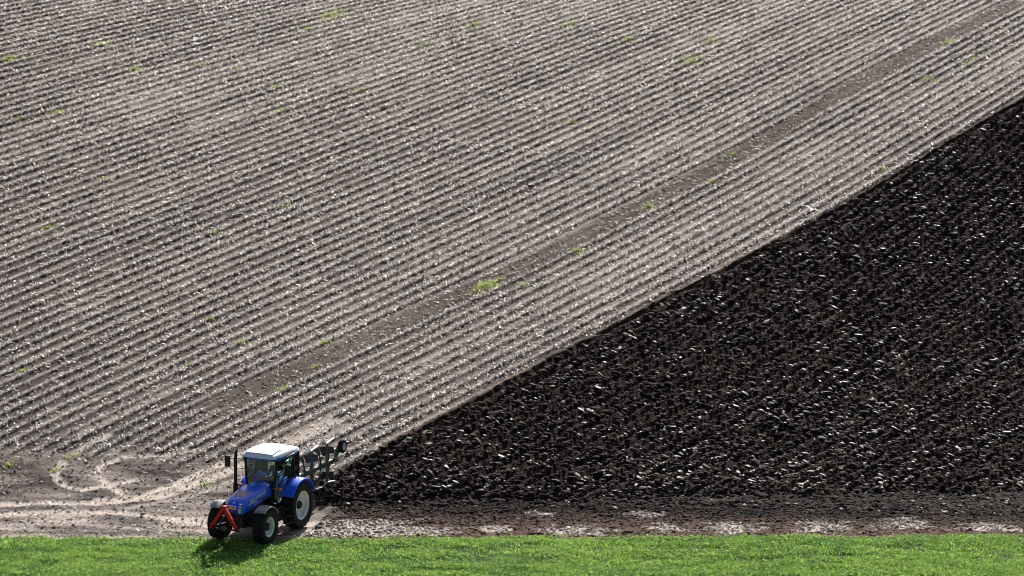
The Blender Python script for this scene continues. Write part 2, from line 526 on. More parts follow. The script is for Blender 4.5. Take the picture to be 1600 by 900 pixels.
def stalks(base, h, rad, lean, cols):
    """square-section cut stalks: 8 verts, 5 quads"""
    n = len(base)
    a = RNG.uniform(0, 6.28, n)
    tip = base + np.stack([np.cos(a) * lean, np.sin(a) * lean, h], 1)
    b0 = RNG.uniform(0, 6.28, n)
    rings = []
    for c, sc in ((base - np.array([0, 0, .03]), 1.0), (tip, .85)):
        for k in range(4):
            t = b0 + k * math.pi / 2
            rings.append(c + np.stack([np.cos(t), np.sin(t), np.zeros(n)], 1) * (rad * sc)[:, None])
    V = np.stack(rings, 1).reshape(-1, 3)
    o = np.arange(n)[:, None] * 8
    F = np.concatenate([o + np.array([[k, (k + 1) % 4, 4 + (k + 1) % 4, 4 + k]]) for k in range(4)] + [o + np.array([[4, 5, 6, 7]])], 0)
    return V, F, np.repeat(cols, 8, 0)

def straw_cols(n, bright=1.0, orange=None):
    t = RNG.random(n)
    c = np.array([.72, .66, .61])[None] * (.25 + 1.0 * t ** 1.6)[:, None]
    grey = RNG.random(n) < .35
    c[grey] = (np.array([.78, .75, .74])[None] * (.3 + .95 * t[:, None] ** 1.4))[grey]
    if orange is not None:
        k = RNG.random(n) < orange
        c[k] = (np.array([.30, .15, .055])[None] * (.5 + t[:, None]))[k]
    return np.clip(c * bright, 0, .88)

# ------------------------------------------------------------------ corn stubble and leaf litter (stuff: nobody could count it)
n = 250000
k = RNG.integers(-134, 0, n); s_ = RNG.uniform(-14, 110, n)
# turn row number + distance into ground points (two Newton steps on the row function)
off = .40 + .16 * vnoise(k * 1.0 + .3, s_ * 0, 207)
p_ = (k / 1.25 - 11) * ROW + np.zeros(n)
for _ in range(12):
    x_, y_ = xy(p_, s_)
    p_ = p_ - (rowk(x_, y_) - (k + off)) * ROW * .75
p_ = p_ + RNG.normal(0, .034, n)
x_, y_ = xy(p_, s_)
de = d_edge(x_, y_)
ok = inview(x_, y_, 5) & (de < -.15) & (y_ > rows_y(x_) + .2)
clump = vnoise(s_ * 1.1, k * 1.0, 201) * .7 + vnoise(x_ * .18, y_ * .18, 202) * .8
ok &= (RNG.random(n) < np.clip(clump * 1.15 - .15, .05, 1)) & (band_w(x_, y_) < .5) & (dustiness(x_, y_) < .5)
x_, y_ = x_[ok], y_[ok]; z_ = surface(x_, y_, False)
base = np.stack([x_, y_, z_], 1); n = len(base)
h = RNG.uniform(.05, .17, n)
parts = [stalks(base, h, RNG.uniform(.009, .017, n), RNG.uniform(0, .05, n), straw_cols(n, 1.3))]
rep = base[RNG.random(n) < .8]
m = len(rep)
rep = rep + np.stack([RNG.normal(0, .05, m), RNG.normal(0, .05, m), RNG.uniform(.0, .05, m)], 1)
parts.append(strips(rep, RNG.uniform(0, 6.28, m), RNG.uniform(.06, .18, m), RNG.uniform(.03, .085, m), RNG.uniform(.01, .09, m), RNG.uniform(-.02, .08, m), RNG.normal(0, .4, m), straw_cols(m, 1.35)))
V, F, C = join([(v, f, c) for v, f, c in parts])
tag(np_mesh('corn_stubble', V, F, M_STRAW, C), 'pale cut corn stubble standing in long rows on the hillside field', 'stubble', kind='stuff')

X, Y = sample(90000)
de = d_edge(X, Y)
inrow = (de < -.05) & (Y > grass_y(X) + .1)
b = band_w(X, Y)
dens = np.where(Y > rows_y(X), .6 + .9 * (fbm(X * .35, Y * .35, 205, 3) - .35), .25) + b * .9
okk = inrow & (RNG.random(len(X)) < dens)
X, Y, b = X[okk], Y[okk], b[okk]
n = len(X)
base = np.stack([X, Y, surface(X, Y, False) + .012], 1)
C = straw_cols(n, 1.1)
orange = (RNG.random(n) < b * .6) | (RNG.random(n) < .015)
C[orange] = np.array([.21, .115, .06])[None] * RNG.uniform(.35, 1.6, (orange.sum(), 1))
ln = RNG.uniform(.05, .2, n); long_ = RNG.random(n) < .012; ln[long_] = RNG.uniform(.4, 1.1, long_.sum())
wd = RNG.uniform(.025, .075, n); wd[long_] = .022
V, F, C = strips(base, RNG.uniform(0, 6.28, n), ln, wd, RNG.uniform(0, .05, n), RNG.uniform(-.01, .09, n), RNG.normal(0, .5, n), C)
tag(np_mesh('leaf_litter', V, F, M_STRAW, C), 'dry corn leaves and broken stalks littering the field between the rows', 'leaf litter', kind='stuff')

# ------------------------------------------------------------------ clods
def ico(sub):
    bm = bmesh.new(); bmesh.ops.create_icosphere(bm, subdivisions=sub, radius=1)
    v = np.array([x.co[:] for x in bm.verts]); f = np.array([[q.index for q in t.verts] for t in bm.faces]); bm.free()
    return v, f

def clods(X, Y, Z, sx, sy, sz, yaw, tilt, cols, sub, jag=.28, roll=None):
    v0, f0 = ico(sub)
    n = len(X); m = len(v0)
    v = v0[None] * (1 + RNG.uniform(-jag, jag, (n, m, 1)))
    v = np.sign(v) * np.abs(v) ** RNG.uniform(.45, .9, (n, 1, 1))
    v[:, :, 2] += RNG.uniform(-.5, .5, (n, 1)) * v[:, :, 0] + RNG.uniform(-.5, .5, (n, 1)) * v[:, :, 1]
    v = v * np.stack([sx, sy, sz], 1)[:, None]
    v[:, :, 2] += (-.9 * (v[:, :, 0] / np.maximum(sx, .01)[:, None]) ** 2 * sz[:, None] * RNG.uniform(-.3, 1, (n, 1)))   # bent slices
    ct, st = np.cos(tilt)[:, None], np.sin(tilt)[:, None]
    y, z = v[:, :, 1] * ct - v[:, :, 2] * st, v[:, :, 1] * st + v[:, :, 2] * ct
    tx = (RNG.normal(0, .22, n) if roll is None else roll)[:, None]
    x, z = v[:, :, 0] * np.cos(tx) - z * np.sin(tx), v[:, :, 0] * np.sin(tx) + z * np.cos(tx)
    cy_, sy_ = np.cos(yaw)[:, None], np.sin(yaw)[:, None]
    x, y = x * cy_ - y * sy_, x * sy_ + y * cy_
    V = np.stack([x + X[:, None], y + Y[:, None], z + Z[:, None]], 2).reshape(-1, 3)
    F = (f0[None] + (np.arange(n) * m)[:, None, None]).reshape(-1, 3)
    return V, F, np.repeat(cols, m, 0)

X, Y = sample(420000)
okk = (d_edge(X, Y) > np.where(Y < 130, -.02, .10)) & (Y > plough_y(X) - .4)
X, Y = X[okk], Y[okk]
p, s = ps(X, Y)
stripe = 1.5 * sstep(.35, .95, vnoise(p / .46 + 3, s * .04, 301)) + .8 * sstep(.3, .7, fbm(X * .22, Y * .22, 303, 3))
ph_, _q = slice_phase(p, s)
okk = (RNG.random(len(X)) < np.where((ph_ > .22) & (ph_ < .86), 1.0, .18)) | (Y < 125)
X, Y, p, s, stripe = X[okk], Y[okk], p[okk], s[okk], stripe[okk]
n = len(X)
L_ = np.clip(np.exp(RNG.normal(math.log(.050), .5, n)), .018, .17)
# big slabs lie along the turned slices, roughly along the rows but much scattered
yaw = np.where(RNG.random(n) < .75, RNG.normal(.1, .5, n), RNG.uniform(0, 3.14, n))
slab = RNG.random(n) < .3
sx = L_ * np.where(slab, 1.25, 1.0); sy = L_ * RNG.uniform(.35, .75, n); sz = L_ * np.where(slab, RNG.uniform(.16, .3, n), RNG.uniform(.35, .65, n))
tilt = RNG.normal(.0, .42, n)
Z = surface(X, Y, False) + sz * RNG.uniform(-.2, .6, n)
cc = np.ones((n, 4)); cc[:, :3] = np.array([.0235, .0155, .0136])[None] * RNG.uniform(.5, 1.5, (n, 1))
brown = RNG.random(n) < .05
cc[brown, :3] = np.array([.05, .032, .024])
cc[:, 3] = np.where(RNG.random(n) < np.clip(.07 * stripe, .01, .25), RNG.uniform(.5, 1, n), RNG.uniform(0, .10, n))
bigc = L_ > .075
a = clods(X[bigc], Y[bigc], Z[bigc], sx[bigc], sy[bigc], sz[bigc], yaw[bigc], tilt[bigc], cc[bigc], 2, .22)
c = clods(X[~bigc], Y[~bigc], Z[~bigc], sx[~bigc], sy[~bigc], sz[~bigc], yaw[~bigc], tilt[~bigc], cc[~bigc], 1, .35)
# turned slices that lean over to the side and shine where the plough smeared them
Xg, Yg = sample(90000)
pg, sg_ = ps(Xg, Yg)
lines = sstep(.45, .95, vnoise(pg / .46 + 3, sg_ * .04, 301)) * sstep(.25, .75, fbm(Xg * .22, Yg * .22, 303, 3)) + .09
fg_, _q = slice_phase(pg, sg_)
og = (d_edge(Xg, Yg) > .35) & (((fg_ > .4) & (fg_ < .9)) | (RNG.random(len(Xg)) < .25)) & (Yg > plough_y(Xg) + .1) & (RNG.random(len(Xg)) < lines * 2.3)
Xg, Yg = Xg[og], Yg[og]; m = len(Xg)
Lg = np.clip(np.exp(RNG.normal(math.log(.060), .45, m)), .025, .17)
gc_ = np.ones((m, 4)); gc_[:, :3] = np.array([.0150, .0105, .0100])[None] * RNG.uniform(.7, 1.5, (m, 1)); gc_[:, 3] = RNG.uniform(.15, .95, m)
szg = Lg * RNG.uniform(.22, .4, m)
g = clods(Xg, Yg, surface(Xg, Yg, False) + szg * RNG.uniform(.3, 1.0, m), Lg * 1.2, Lg * RNG.uniform(.4, .75, m), szg, RNG.normal(.0, .5, m), RNG.normal(.17, .22, m), gc_, 2, .17, RNG.normal(-.30, .22, m))
# browner small clods dragged out over the turning strip
Xh, Yh = sample(150000, y1=128)
oh = (Yh > grass_y(Xh) + .25) & (Yh < plough_y(Xh) + .3) & (Xh > -7 + (Yh - 119) * .3)
oh &= RNG.random(len(Xh)) < .25 + .75 * sstep(119.2, 122.6, Yh)
Xh, Yh = Xh[oh], Yh[oh]; m2 = len(Xh)
_, ch0 = surface(Xh, Yh)
hc_ = np.ones((m2, 4)); hc_[:, :3] = ch0 * RNG.uniform(.6, 1.3, (m2, 1)); hc_[:, 3] = np.where(RNG.random(m2) < .02, .6, .0)
Lh = np.clip(np.exp(RNG.normal(math.log(.024), .5, m2) + .75 * sstep(120.6, 123.4, Yh)), .01, .14)
h_ = clods(Xh, Yh, surface(Xh, Yh, False), Lh * 1.3, Lh * .8, Lh * .45, RNG.uniform(0, 3.14, m2), RNG.normal(0, .3, m2), hc_, 1, .3)
V, F, C = join([a, c, g, h_])
tag(np_mesh('soil_clods', V, F, M_CLOD, C, True), 'dark glistening clods of freshly turned earth covering the ploughed field', 'clods', kind='stuff')
print('clods', n, int(bigc.sum()), len(F))

X, Y = sample(16000, y1=128)
X2, Y2 = sample(12000)
okk2 = d_edge(X2, Y2) < 0
X = np.concatenate([X, X2[okk2]]); Y = np.concatenate([Y, Y2[okk2]])
okk = (Y > grass_y(X)) & (d_edge(X, Y) <= .1) & (X < -5.5 + (Y - 122) * 1.2)
X, Y = X[okk], Y[okk]
_, c0 = surface(X, Y)
n = len(X)
L_ = np.clip(np.exp(RNG.normal(math.log(.016), .5, n)), .007, .06)
V, F, C = clods(X, Y, surface(X, Y, False) + L_ * .2, L_ * RNG.uniform(1, 1.7, n), L_, L_ * .5, RNG.uniform(0, 6.28, n), RNG.normal(0, .4, n), np.clip(c0 * RNG.uniform(.6, 1.5, (n, 1)), 0, 1), 1)
tag(np_mesh('soil_crumbs', V, F, M_CRUMB, C, False), 'small crumbs of soil strewn over the stubble and turning strip', 'soil crumbs', kind='stuff')

# ------------------------------------------------------------------ grass strip in the foreground
def blades(X, Y, Z, hgt, wid, cols, leanr=(.3, 1.3)):
    n = len(X)
    a = RNG.uniform(0, 6.28, n)
    base = np.stack([X, Y, Z - .01], 1)
    le = hgt * RNG.uniform(*leanr, n)
    return strips(base, a, le, wid, hgt * .62, hgt * RNG.uniform(.7, 1.0, n), np.zeros(n), cols)

n = 720000
Y = RNG.uniform(109.6, 118.5, n); X = RNG.uniform(-24, 24, n)
okk = inview(X, Y, 7) & (Y < grass_y(X) + RNG.normal(0, .08, n))
X, Y = X[okk], Y[okk]
tuft = fbm(X * 1.1, Y * 2.3, 401, 3); row = vnoise(X * .08, Y * 1.15, 402)
dens = np.clip(.35 + 1.5 * (tuft - .32) + 1.2 * (row - .42), .22, 1)
ed = np.clip((grass_y(X) - Y) / .55, 0, 1)
okk = RNG.random(len(X)) < dens * (.45 + .55 * ed)
X, Y, tuft, ed = X[okk], Y[okk], tuft[okk], ed[okk]
n = len(X)
t = RNG.random(n)
hue = fbm(X * .9, Y * 1.6, 405, 2)
C = np.array([.32, .53, .105])[None] * (.5 + .8 * t)[:, None]
yel = RNG.random(n) < (.15 + .5 * (1 - ed))
C[yel] = (np.array([.46, .50, .16])[None] * (.6 + .7 * t[:, None]))[yel]
dk = RNG.random(n) < np.clip(hue * 1.5 - .5, .08, .65)
C[dk] = (np.array([.10, .24, .055])[None] * (.6 + .7 * t[:, None]))[dk]
hg = (.03 + .12 * tuft * RNG.uniform(.3, 1.7, n)) * (.5 + .5 * ed)
V1 = blades(X, Y, surface(X, Y, False), hg, RNG.uniform(.012, .03, n), C)
# broad leaves among the blades
m = 75000
Xb = RNG.uniform(-24, 24, m); Yb = RNG.uniform(109.8, 118.0, m)
okb = inview(Xb, Yb, 7) & (Yb < grass_y(Xb)) & (RNG.random(m) < np.clip(fbm(Xb * .8, Yb * 1.6, 409, 3) * 2.6 - .95, .04, 1))
Xb, Yb = Xb[okb], Yb[okb]; m = len(Xb)
Cb = np.array([.28, .44, .10])[None] * RNG.uniform(.4, 1.8, (m, 1))
pale = RNG.random(m) < .012
Cb[pale] = np.array([.42, .47, .36])
bb = np.stack([Xb, Yb, surface(Xb, Yb, False) + RNG.uniform(.04, .13, m)], 1)
V2 = strips(bb, RNG.uniform(0, 6.28, m), RNG.uniform(.04, .10, m), RNG.uniform(.03, .06, m), RNG.uniform(.01, .03, m), RNG.uniform(-.03, .03, m), np.zeros(m), Cb)
V, F, C = join([V1, V2])
tag(np_mesh('grass', V, F, M_GRASS, C), 'bright green rough grass growing along the field edge in front', 'grass', kind='stuff')

# ------------------------------------------------------------------ weeds in the stubble field
def weed_patch(x, y, rx, ry, n, label, group, dim=1.0):
    a = RNG.uniform(0, 6.28, n); q = np.minimum(np.abs(RNG.normal(0, .5, n)), 1.1) * (.55 + .9 * vnoise(a * 1.6 + x, a * 0 + y, 77))
    p0, s0 = ps(x, y)
    P_ = p0 + np.sin(a) * q * ry; S_ = s0 + np.cos(a) * q * rx
    X, Y = xy(P_, S_)
    Z = surface(X, Y, False)
    C = np.array([.46, .54, .20])[None] * RNG.uniform(.45, 1.35, (n, 1)) * dim
    ye = RNG.random(n) < .25
    C[ye] = np.array([.36, .40, .14])
    v, f, c = blades(X, Y, Z, RNG.uniform(.04, .14, n) * min(1.0, .55 + rx), RNG.uniform(.014, .035, n), C, (.3, 1.2))
    z0 = float(terr(x, y))
    v = v - np.array([x, y, z0])
    o = np_mesh('weed_patch', v, f, M_GRASS, c)
    o.location = (x, y, z0)
    return tag(o, label, 'weeds', group)

GW = 'weed patches in the stubble rows'
weed_patch(-1.09, 149.3, 1.15, .42, 900, 'largest bright green weed patch, on the brown weedy strip between the corn rows', None)
weed_patch(.45, 149.9, .5, .3, 120, 'thin grey green weed patch just right of the largest bright green one', None)
weed_patch(-3.28, 131.0, .22, .12, 70, 'small green tuft on the edge of the dark ploughed earth', None)
weed_patch(-9.4, 187.13, 2.6, .8, 800, 'widest pale green weed patch, at the far top of the field', None, 1.0)
weed_patch(-24.08, 170.59, 1.0, .4, 320, 'yellow green weed patch at the far left edge of the field', None)
weed_patch(-20.25, 175.32, .9, .4, 280, 'yellow green weed patch near the top left corner of the field', None)
WEEDS = [(-10.54, 183.41, .6), (-18.26, 172.02, .7), (-11.5, 172.52, .6), (-22.57, 161.96, .5), (-20.98, 163.81, .8), (-15.66, 166.31, .5), (-10.99, 169.22, .6),
         (-7.37, 174.01, .4), (-13.51, 174.66, .4), (-19.65, 149.19, .5), (-12.76, 151.3, .4), (-18.07, 155.92, .3), (-9.99, 156.01, .5), (-15.36, 174.2, .5),
         (9.36, 185.92, 1.3), (6.1, 188.69, .8), (10.57, 189.74, .6), (23.52, 192.45, .8), (24.58, 189.79, .7), (21.72, 186.12, .7), (10.66, 171.85, .5), (9.47, 167.5, .5),
         (6.36, 162.92, .6), (2.83, 155.34, .7), (18.1, 172.38, .5), (2.98, 173.58, .5), (-7.49, 139.78, .5), (-8.86, 134.11, .5), (-10.77, 138.85, .4), (-12.11, 141.06, .35),
         (-12.57, 135.87, .3), (-7.78, 136.98, .3), (-16.0, 125.89, .4), (-16.42, 124.58, .35), (-18.07, 124.94, .5), (-18.75, 133.81, .4), (-10.95, 123.63, .35), (-4.5, 183.5, 1.0), (-2, 188.5, 1.2), (3.0, 190.5, 1.0)]
for x, y, r in WEEDS:
    weed_patch(x, y, r * 1.35, r * .55, int(50 + 240 * r * r), 'small thin patch of green weeds growing between the corn rows', GW, .85)

# ================================================================== TRACTOR
BLUE = mat('blue_paint', (.008, .105, .78), .42, spec=.3, coat=.6, noise=.12, nscale=3)
BLUE_DK = mat('dark_blue_panel', (.010, .028, .16), .4, coat=.3, noise=.1)
ROOFW = mat('white_roof_paint', (.68, .75, .83), .35, coat=.3, dirt=((.5, .47, .42), .3))
BLACK = mat('black_plastic', (.010, .010, .011), .5, spec=.3, noise=.3, nscale=6)
IRON = mat('dark_chassis', (.014, .015, .017), .6, spec=.3, dirt=((.05, .042, .036), .5), nscale=7)
TYRE = mat('tyre_rubber', (.012, .012, .013), .85, spec=.25, dirt=((.05, .04, .034), .45), nscale=9, bump=.2)
RIM = mat('pale_rim_paint', (.66, .69, .68), .4, dirt=((.35, .31, .26), .45), nscale=6)
FEND = mat('grey_fender_plastic', (.20, .20, .21), .38, noise=.15)
RED = mat('red_hitch_paint', (.58, .016, .008), .45, spec=.25, dirt=((.30, .05, .03), .4), nscale=9)
CHROME = mat('headlamp_glass', (.75, .78, .8), .15, metal=.6)
PLATE = mat('plate_white', (.78, .78, .76), .45)
AMBER = mat('amber_lens', (.75, .20, .02), .25)
WHITE = mat('white_decal', (.78, .80, .82), .4)
MIRROR = mat('mirror_glass', (.8, .82, .85), .05, metal=1.0)
SEATM = mat('grey_seat_cloth', (.05, .055, .07), .85)
GREEN = mat('green_plough_paint', (.05, .085, .055), .36, coat=.3, dirt=((.05, .042, .034), .6), nscale=7)
DARKSTEEL = mat('dark_mouldboard_steel', (.030, .030, .034), .45, dirt=((.045, .034, .03), .8), nscale=6)
STEEL = mat('worn_plough_steel', (.62, .58, .60), .45, metal=.4, dirt=((.10, .08, .07), .8), nscale=6)
SKIN = mat('skin', (.42, .25, .18), .5)
CLOTH = mat('dark_jacket_cloth', (.035, .05, .075), .85)
HAIR = mat('brown_hair', (.03, .02, .014), .7)

def glass_mat():
    m = bpy.data.materials.new('tinted_glass'); m.use_nodes = True
    nt = m.node_tree; N = nt.nodes; L = nt.links
    for x in list(N):
        if x.type == 'BSDF_PRINCIPLED': N.remove(x)
    tr = N.new('ShaderNodeBsdfTransparent'); tr.inputs[0].default_value = (.72, .84, .83, 1)
    gl = N.new('ShaderNodeBsdfGlossy'); gl.inputs[0].default_value = (1, 1, 1, 1); gl.inputs['Roughness'].default_value = .03
    fr = N.new('ShaderNodeFresnel'); fr.inputs[0].default_value = 1.5
    mx = N.new('ShaderNodeMixShader')
    L.new(fr.outputs[0], mx.inputs[0]); L.new(tr.outputs[0], mx.inputs[1]); L.new(gl.outputs[0], mx.inputs[2])
    L.new(mx.outputs[0], N['Material Output'].inputs['Surface'])
    return m
GLASS = glass_mat()

TX, TY = -8.15, 119.68
HEAD = R_(24.2)
fwd = Vector((-math.sin(HEAD), -math.cos(HEAD), 0))
T_ROT = math.atan2(fwd.y, fwd.x)                 # local +x is the tractor's forward, +y its left, origin under the rear axle
TZ = .0
PITCH = R_(-1.5)
tr = thing('tractor', 'blue tractor with white cab roof stopped at the grass edge with a raised plough', 'tractor', (TX, TY, TZ), T_ROT, pitch=PITCH)

def wheel(name, cx, side, rad, rimr, w, cyy, lugs):
    """hub mesh with tyre and rim under it; side +1 is the tractor's left"""
    e = bmesh.new()
    c = (cx, side * cyy, rad)
    lathe(e, [(.02, side * w * .22), (.13, side * w * .22), (.15, side * w * .10), (.15, -side * w * .2), (.02, -side * w * .2)], 20, c)
    for k in range(8):
        a = k * math.pi / 4
        rod(e, (c[0] + .105 * math.cos(a), c[1] + side * w * .20, c[2] + .105 * math.sin(a)), (c[0] + .105 * math.cos(a), c[1] + side * (w * .22 + .035), c[2] + .105 * math.sin(a)), .017, n=6)
    hub = obj(name, e, IRON, tr)
    t = bmesh.new()
    h = w / 2
    prof = [(rimr, -h * .72), (rimr + .05, -h * .92), (rad * .80, -h), (rad * .93, -h * .92), (rad * .955, -h * .6), (rad * .965, 0), (rad * .955, h * .6), (rad * .93, h * .92), (rad * .80, h), (rimr + .05, h * .92), (rimr, h * .72)]
    lathe(t, prof, 56, c)
    for sd_ in (-1, 1):
        for k in range(lugs):
            a0 = 2 * math.pi * (k + (.5 if sd_ > 0 else 0)) / lugs
            pts = []
            for q, (yy, rr, da) in enumerate([(-.02, .955, .0), (.5, .95, .10), (.88, .93, .20), (1.0, .86, .24)]):
                a = a0 + da * sd_ * 0 + da * 1.1
                pts.append((a, sd_ * h * yy, rad * rr))
            dl = .34 * 2 * math.pi / lugs / 2
            secs = []
            for a, yy, rr in pts:
                ring = []
                for da, dr in ((-dl, -.02), (-dl * .8, rad * .055), (dl * .8, rad * .055), (dl, -.02)):
                    r2 = rr + dr
                    ring.append(Vector((c[0] + r2 * math.cos(a + da), c[1] + yy, c[2] + r2 * math.sin(a + da))))
                secs.append(ring)
            loft(t, secs)
    obj('tyre', t, TYRE, hub, 30)
    r = bmesh.new()
    q = side
    prof = [(rimr + .03, q * h * .78), (rimr + .01, q * h * .80), (rimr - .015, q * h * .70), (rimr - .04, q * h * .62), (rimr - .055, q * h * .25), (rimr * .80, q * h * .12), (rimr * .62, q * h * .05), (rimr * .40, q * h * .16), (.12, q * h * .20),
            (.12, q * h * .05), (rimr * .62, -q * h * .08), (rimr - .07, 0), (rimr - .07, -q * h * .6), (rimr + .02, -q * h * .76), (rimr + .03, -q * h * .70), (rimr + .0, 0)]
    lathe(r, prof, 48, c)
    # pressed ribs on the disc
    for k in range(8):
        a = k * math.pi / 4 + .2
        box(r, (c[0] + rimr * .60 * math.cos(a), c[1] + q * h * .10, c[2] + rimr * .60 * math.sin(a)), (rimr * .22, .02, .045), Matrix.Rotation(-a, 3, 'Y'), .006)
    obj('rim', r, RIM, hub)
    return hub

WB = 2.42
for sgn in (1, -1):
    wheel('rear_wheel', 0, sgn, .82, .485, .50, .82, 20)
for sgn in (1, -1):
    wheel('front_wheel', WB, sgn, .61, .33, .43, .86, 18)

# chassis, engine and axles
b = bmesh.new()
box(b, (1.35, 0, .95), (3.0, .46, .46), bevel=.04)
box(b, (2.2, 0, 1.16), (1.5, .52, .34), bevel=.03)
box(b, (0.0, 0, .84), (.6, .62, .62), bevel=.08)
rod(b, (0, -.7, .82), (0, .7, .82), .13, n=16)
rod(b, (WB, -.72, .61), (WB, .72, .61), .085, n=14)
for s in (-1, 1):
    rod(b, (WB, s * .55, .42), (WB, s * .55, .82), .10, n=12)
    rod(b, (WB - .2, s * .1, .6), (WB - .2, s * .6, .58), .03)
    beam(b, (WB - .5, s * .3, .75), (WB + .1, s * .3, .66), .06, .12)
box(b, (WB, 0, .66), (.42, .36, .32), bevel=.05)
obj('chassis', b, IRON, tr)
b = bmesh.new()
box(b, (1.05, .62, .74), (.95, .36, .5), bevel=.09)
obj('fuel_tank', b, BLACK, tr)
b = bmesh.new()
box(b, (1.1, -.62, .72), (.8, .34, .46), bevel=.05)
obj('battery_box', b, BLACK, tr)
b = bmesh.new()
for z, o in ((.42, .96), (.66, .92), (.90, .88)):
    box(b, (.98, o, z), (.34, .22, .035), bevel=.008)
for xx in (.80, 1.16):
    beam(b, (xx, 1.0, .40), (xx, .82, 1.05), .03, .05)
obj('steps', b, IRON, tr)

# hood
def hood_sec(x, w, zt, zb, dr=.06, sh=.16):
    return [Vector((x, w, zb)), Vector((x, w + .012, (zb + zt - sh) / 2)), Vector((x, w, zt - sh)), Vector((x, w - .025, zt - sh * .55)), Vector((x, w - .09, zt - dr * .55)), Vector((x, w * .45, zt - .008)), Vector((x, 0, zt)),
            Vector((x, -w * .45, zt - .008)), Vector((x, -w + .09, zt - dr * .55)), Vector((x, -w + .025, zt - sh * .55)), Vector((x, -w, zt - sh)), Vector((x, -w - .012, (zb + zt - sh) / 2)), Vector((x, -w, zb))]
HS = [(1.16, .405, 1.795, 1.34), (1.55, .405, 1.795, 1.32), (1.95, .400, 1.780, 1.27), (2.28, .392, 1.735, 1.22), (2.65, .378, 1.645, 1.17), (2.88, .355, 1.575, 1.12), (3.02, .325, 1.505, 1.10), (3.10, .290, 1.42, 1.10), (3.125, .26, 1.34, 1.10)]
b = bmesh.new()
loft(b, [hood_sec(*h) for h in HS])
hood = obj('hood', b, BLUE, tr, 50)
md = hood.modifiers.new('bevel', 'BEVEL'); md.width = .012; md.segments = 2; md.limit_method = 'ANGLE'
# dark mesh panel on the hood top, front
def hood_top(x, y):
    xs = [h[0] for h in HS]; zt = np.interp(x, xs, [h[2] for h in HS]); w = np.interp(x, xs, [h[1] for h in HS])
    ay = abs(y)
    return float(np.interp(ay, [0, w * .45, w - .09, w - .025, w], [zt, zt - .008, zt - .033, zt - .088, zt - .16]))
b = bmesh.new()
rows = []
for x in np.linspace(2.30, 2.72, 7):
    rows.append([Vector((x, y, hood_top(x, y) + .004)) for y in np.linspace(-.23, .23, 7)])
vs = [[b.verts.new(p) for p in r] for r in rows]
for i in range(6):
    for j in range(6): b.faces.new((vs[i][j], vs[i][j + 1], vs[i + 1][j + 1], vs[i + 1][j]))
obj('hood_vent', b, BLUE_DK, hood)
# two-part leaf badge on the nose
b = bmesh.new()
for dx, dy, w_, l_, an in ((0, .018, .022, .085, .35), (-.015, -.02, .014, .06, .25)):
    pts = []
    for t in np.linspace(0, 1, 7):
        pts.append((t, w_ * math.sin(math.pi * t)))
    top = [(2.80 + dx + l_ * (t - .5) * math.cos(an) * 1.4, dy + .0 + l_ * (t - .5) * math.sin(an) + q) for t, q in pts] + [(2.80 + dx + l_ * (t - .5) * math.cos(an) * 1.4, dy + l_ * (t - .5) * math.sin(an) - q) for t, q in pts[-2:0:-1]]
    b.faces.new([b.verts.new((x, y, hood_top(x, y) + .007)) for x, y in top])
obj('leaf_badge', b, WHITE, hood)
b = bmesh.new()
box(b, (3.045, .0, 1.475), (.012, .07, .05), Matrix.Rotation(-.9, 3, 'Y'), .004)
obj('nose_badge', b, WHITE, hood)
# grille, lamps and plate
b = bmesh.new()
box(b, (3.06, 0, 1.22), (.12, .60, .22), bevel=.03)
for k in range(5): box(b, (3.125, 0, 1.14 + k * .035), (.02, .44, .012))
obj('grille', b, BLACK, hood)
b = bmesh.new()
box(b, (3.140, -.03, 1.335), (.012, .30, .125), bevel=.004)
pl = obj('number_plate', b, PLATE, hood)
b = bmesh.new()
for k in range(5):
    y = -.125 + k * .052 + (.02 if k > 1 else 0)
    box(b, (3.147, y - .03 + .01, 1.335), (.004, .030, .075))
    if k % 2: box(b, (3.149, y - .02, 1.335), (.004, .030, .02))
obj('plate_marks', b, BLACK, pl)
for s in (-1, 1):
    b = bmesh.new()
    for z, x, y in ((1.45, 3.055, .268), (1.355, 3.095, .262), (1.26, 3.115, .258), (1.19, 3.118, .256)):
        box(b, (x, s * y, z), (.07, .085, .062), Matrix.Rotation(s * -.35, 3, 'Z') @ Matrix.Rotation(-.25, 3, 'Y'), .014)
    obj('headlight', b, CHROME, hood)
# side panel: dark vents and lettering
for s in (-1, 1):
    b = bmesh.new()
    for k in range(9):
        x = 1.45 + k * .085
        box(b, (x, s * .418, 1.42), (.03, .012, .10), Matrix.Rotation(.35, 3, 'Y'))
    obj('side_vent', b, BLACK, hood)
def lettering(txt, size, M):
    cu = bpy.data.curves.new('lettering', 'FONT'); cu.body = txt; cu.size = size; cu.extrude = .003; cu.align_x = 'CENTER'; cu.space_character = 1.05
    o = bpy.data.objects.new('tmp', cu); COL.objects.link(o)
    dg = bpy.context.evaluated_depsgraph_get()
    me = bpy.data.meshes.new_from_object(o.evaluated_get(dg))
    bpy.data.objects.remove(o); bpy.data.curves.remove(cu)
    me.transform(M); me.materials.clear(); me.materials.append(WHITE)
    return link(bpy.data.objects.new('lettering', me), hood)
for s in (1, -1):
    # text runs from the nose back on the left side, from the cab forward on the right
    ex = Vector((-1, 0, .10)) if s > 0 else Vector((1, 0, -.10))
    ez = Vector((0, s, 0)); ey = ez.cross(ex.normalized())
    M = Matrix((ex.normalized(), ey, ez)).transposed().to_4x4()
    M.translation = Vector((2.10, s * .415, 1.475))
    lettering('NEW HOLLAND', .155, M)
    b = bmesh.new()
    beam(b, (2.78, s * .388, 1.36), (1.62, s * .420, 1.53 - .07), .006, .022, bevel=0)
    obj('side_stripe', b, WHITE, hood)

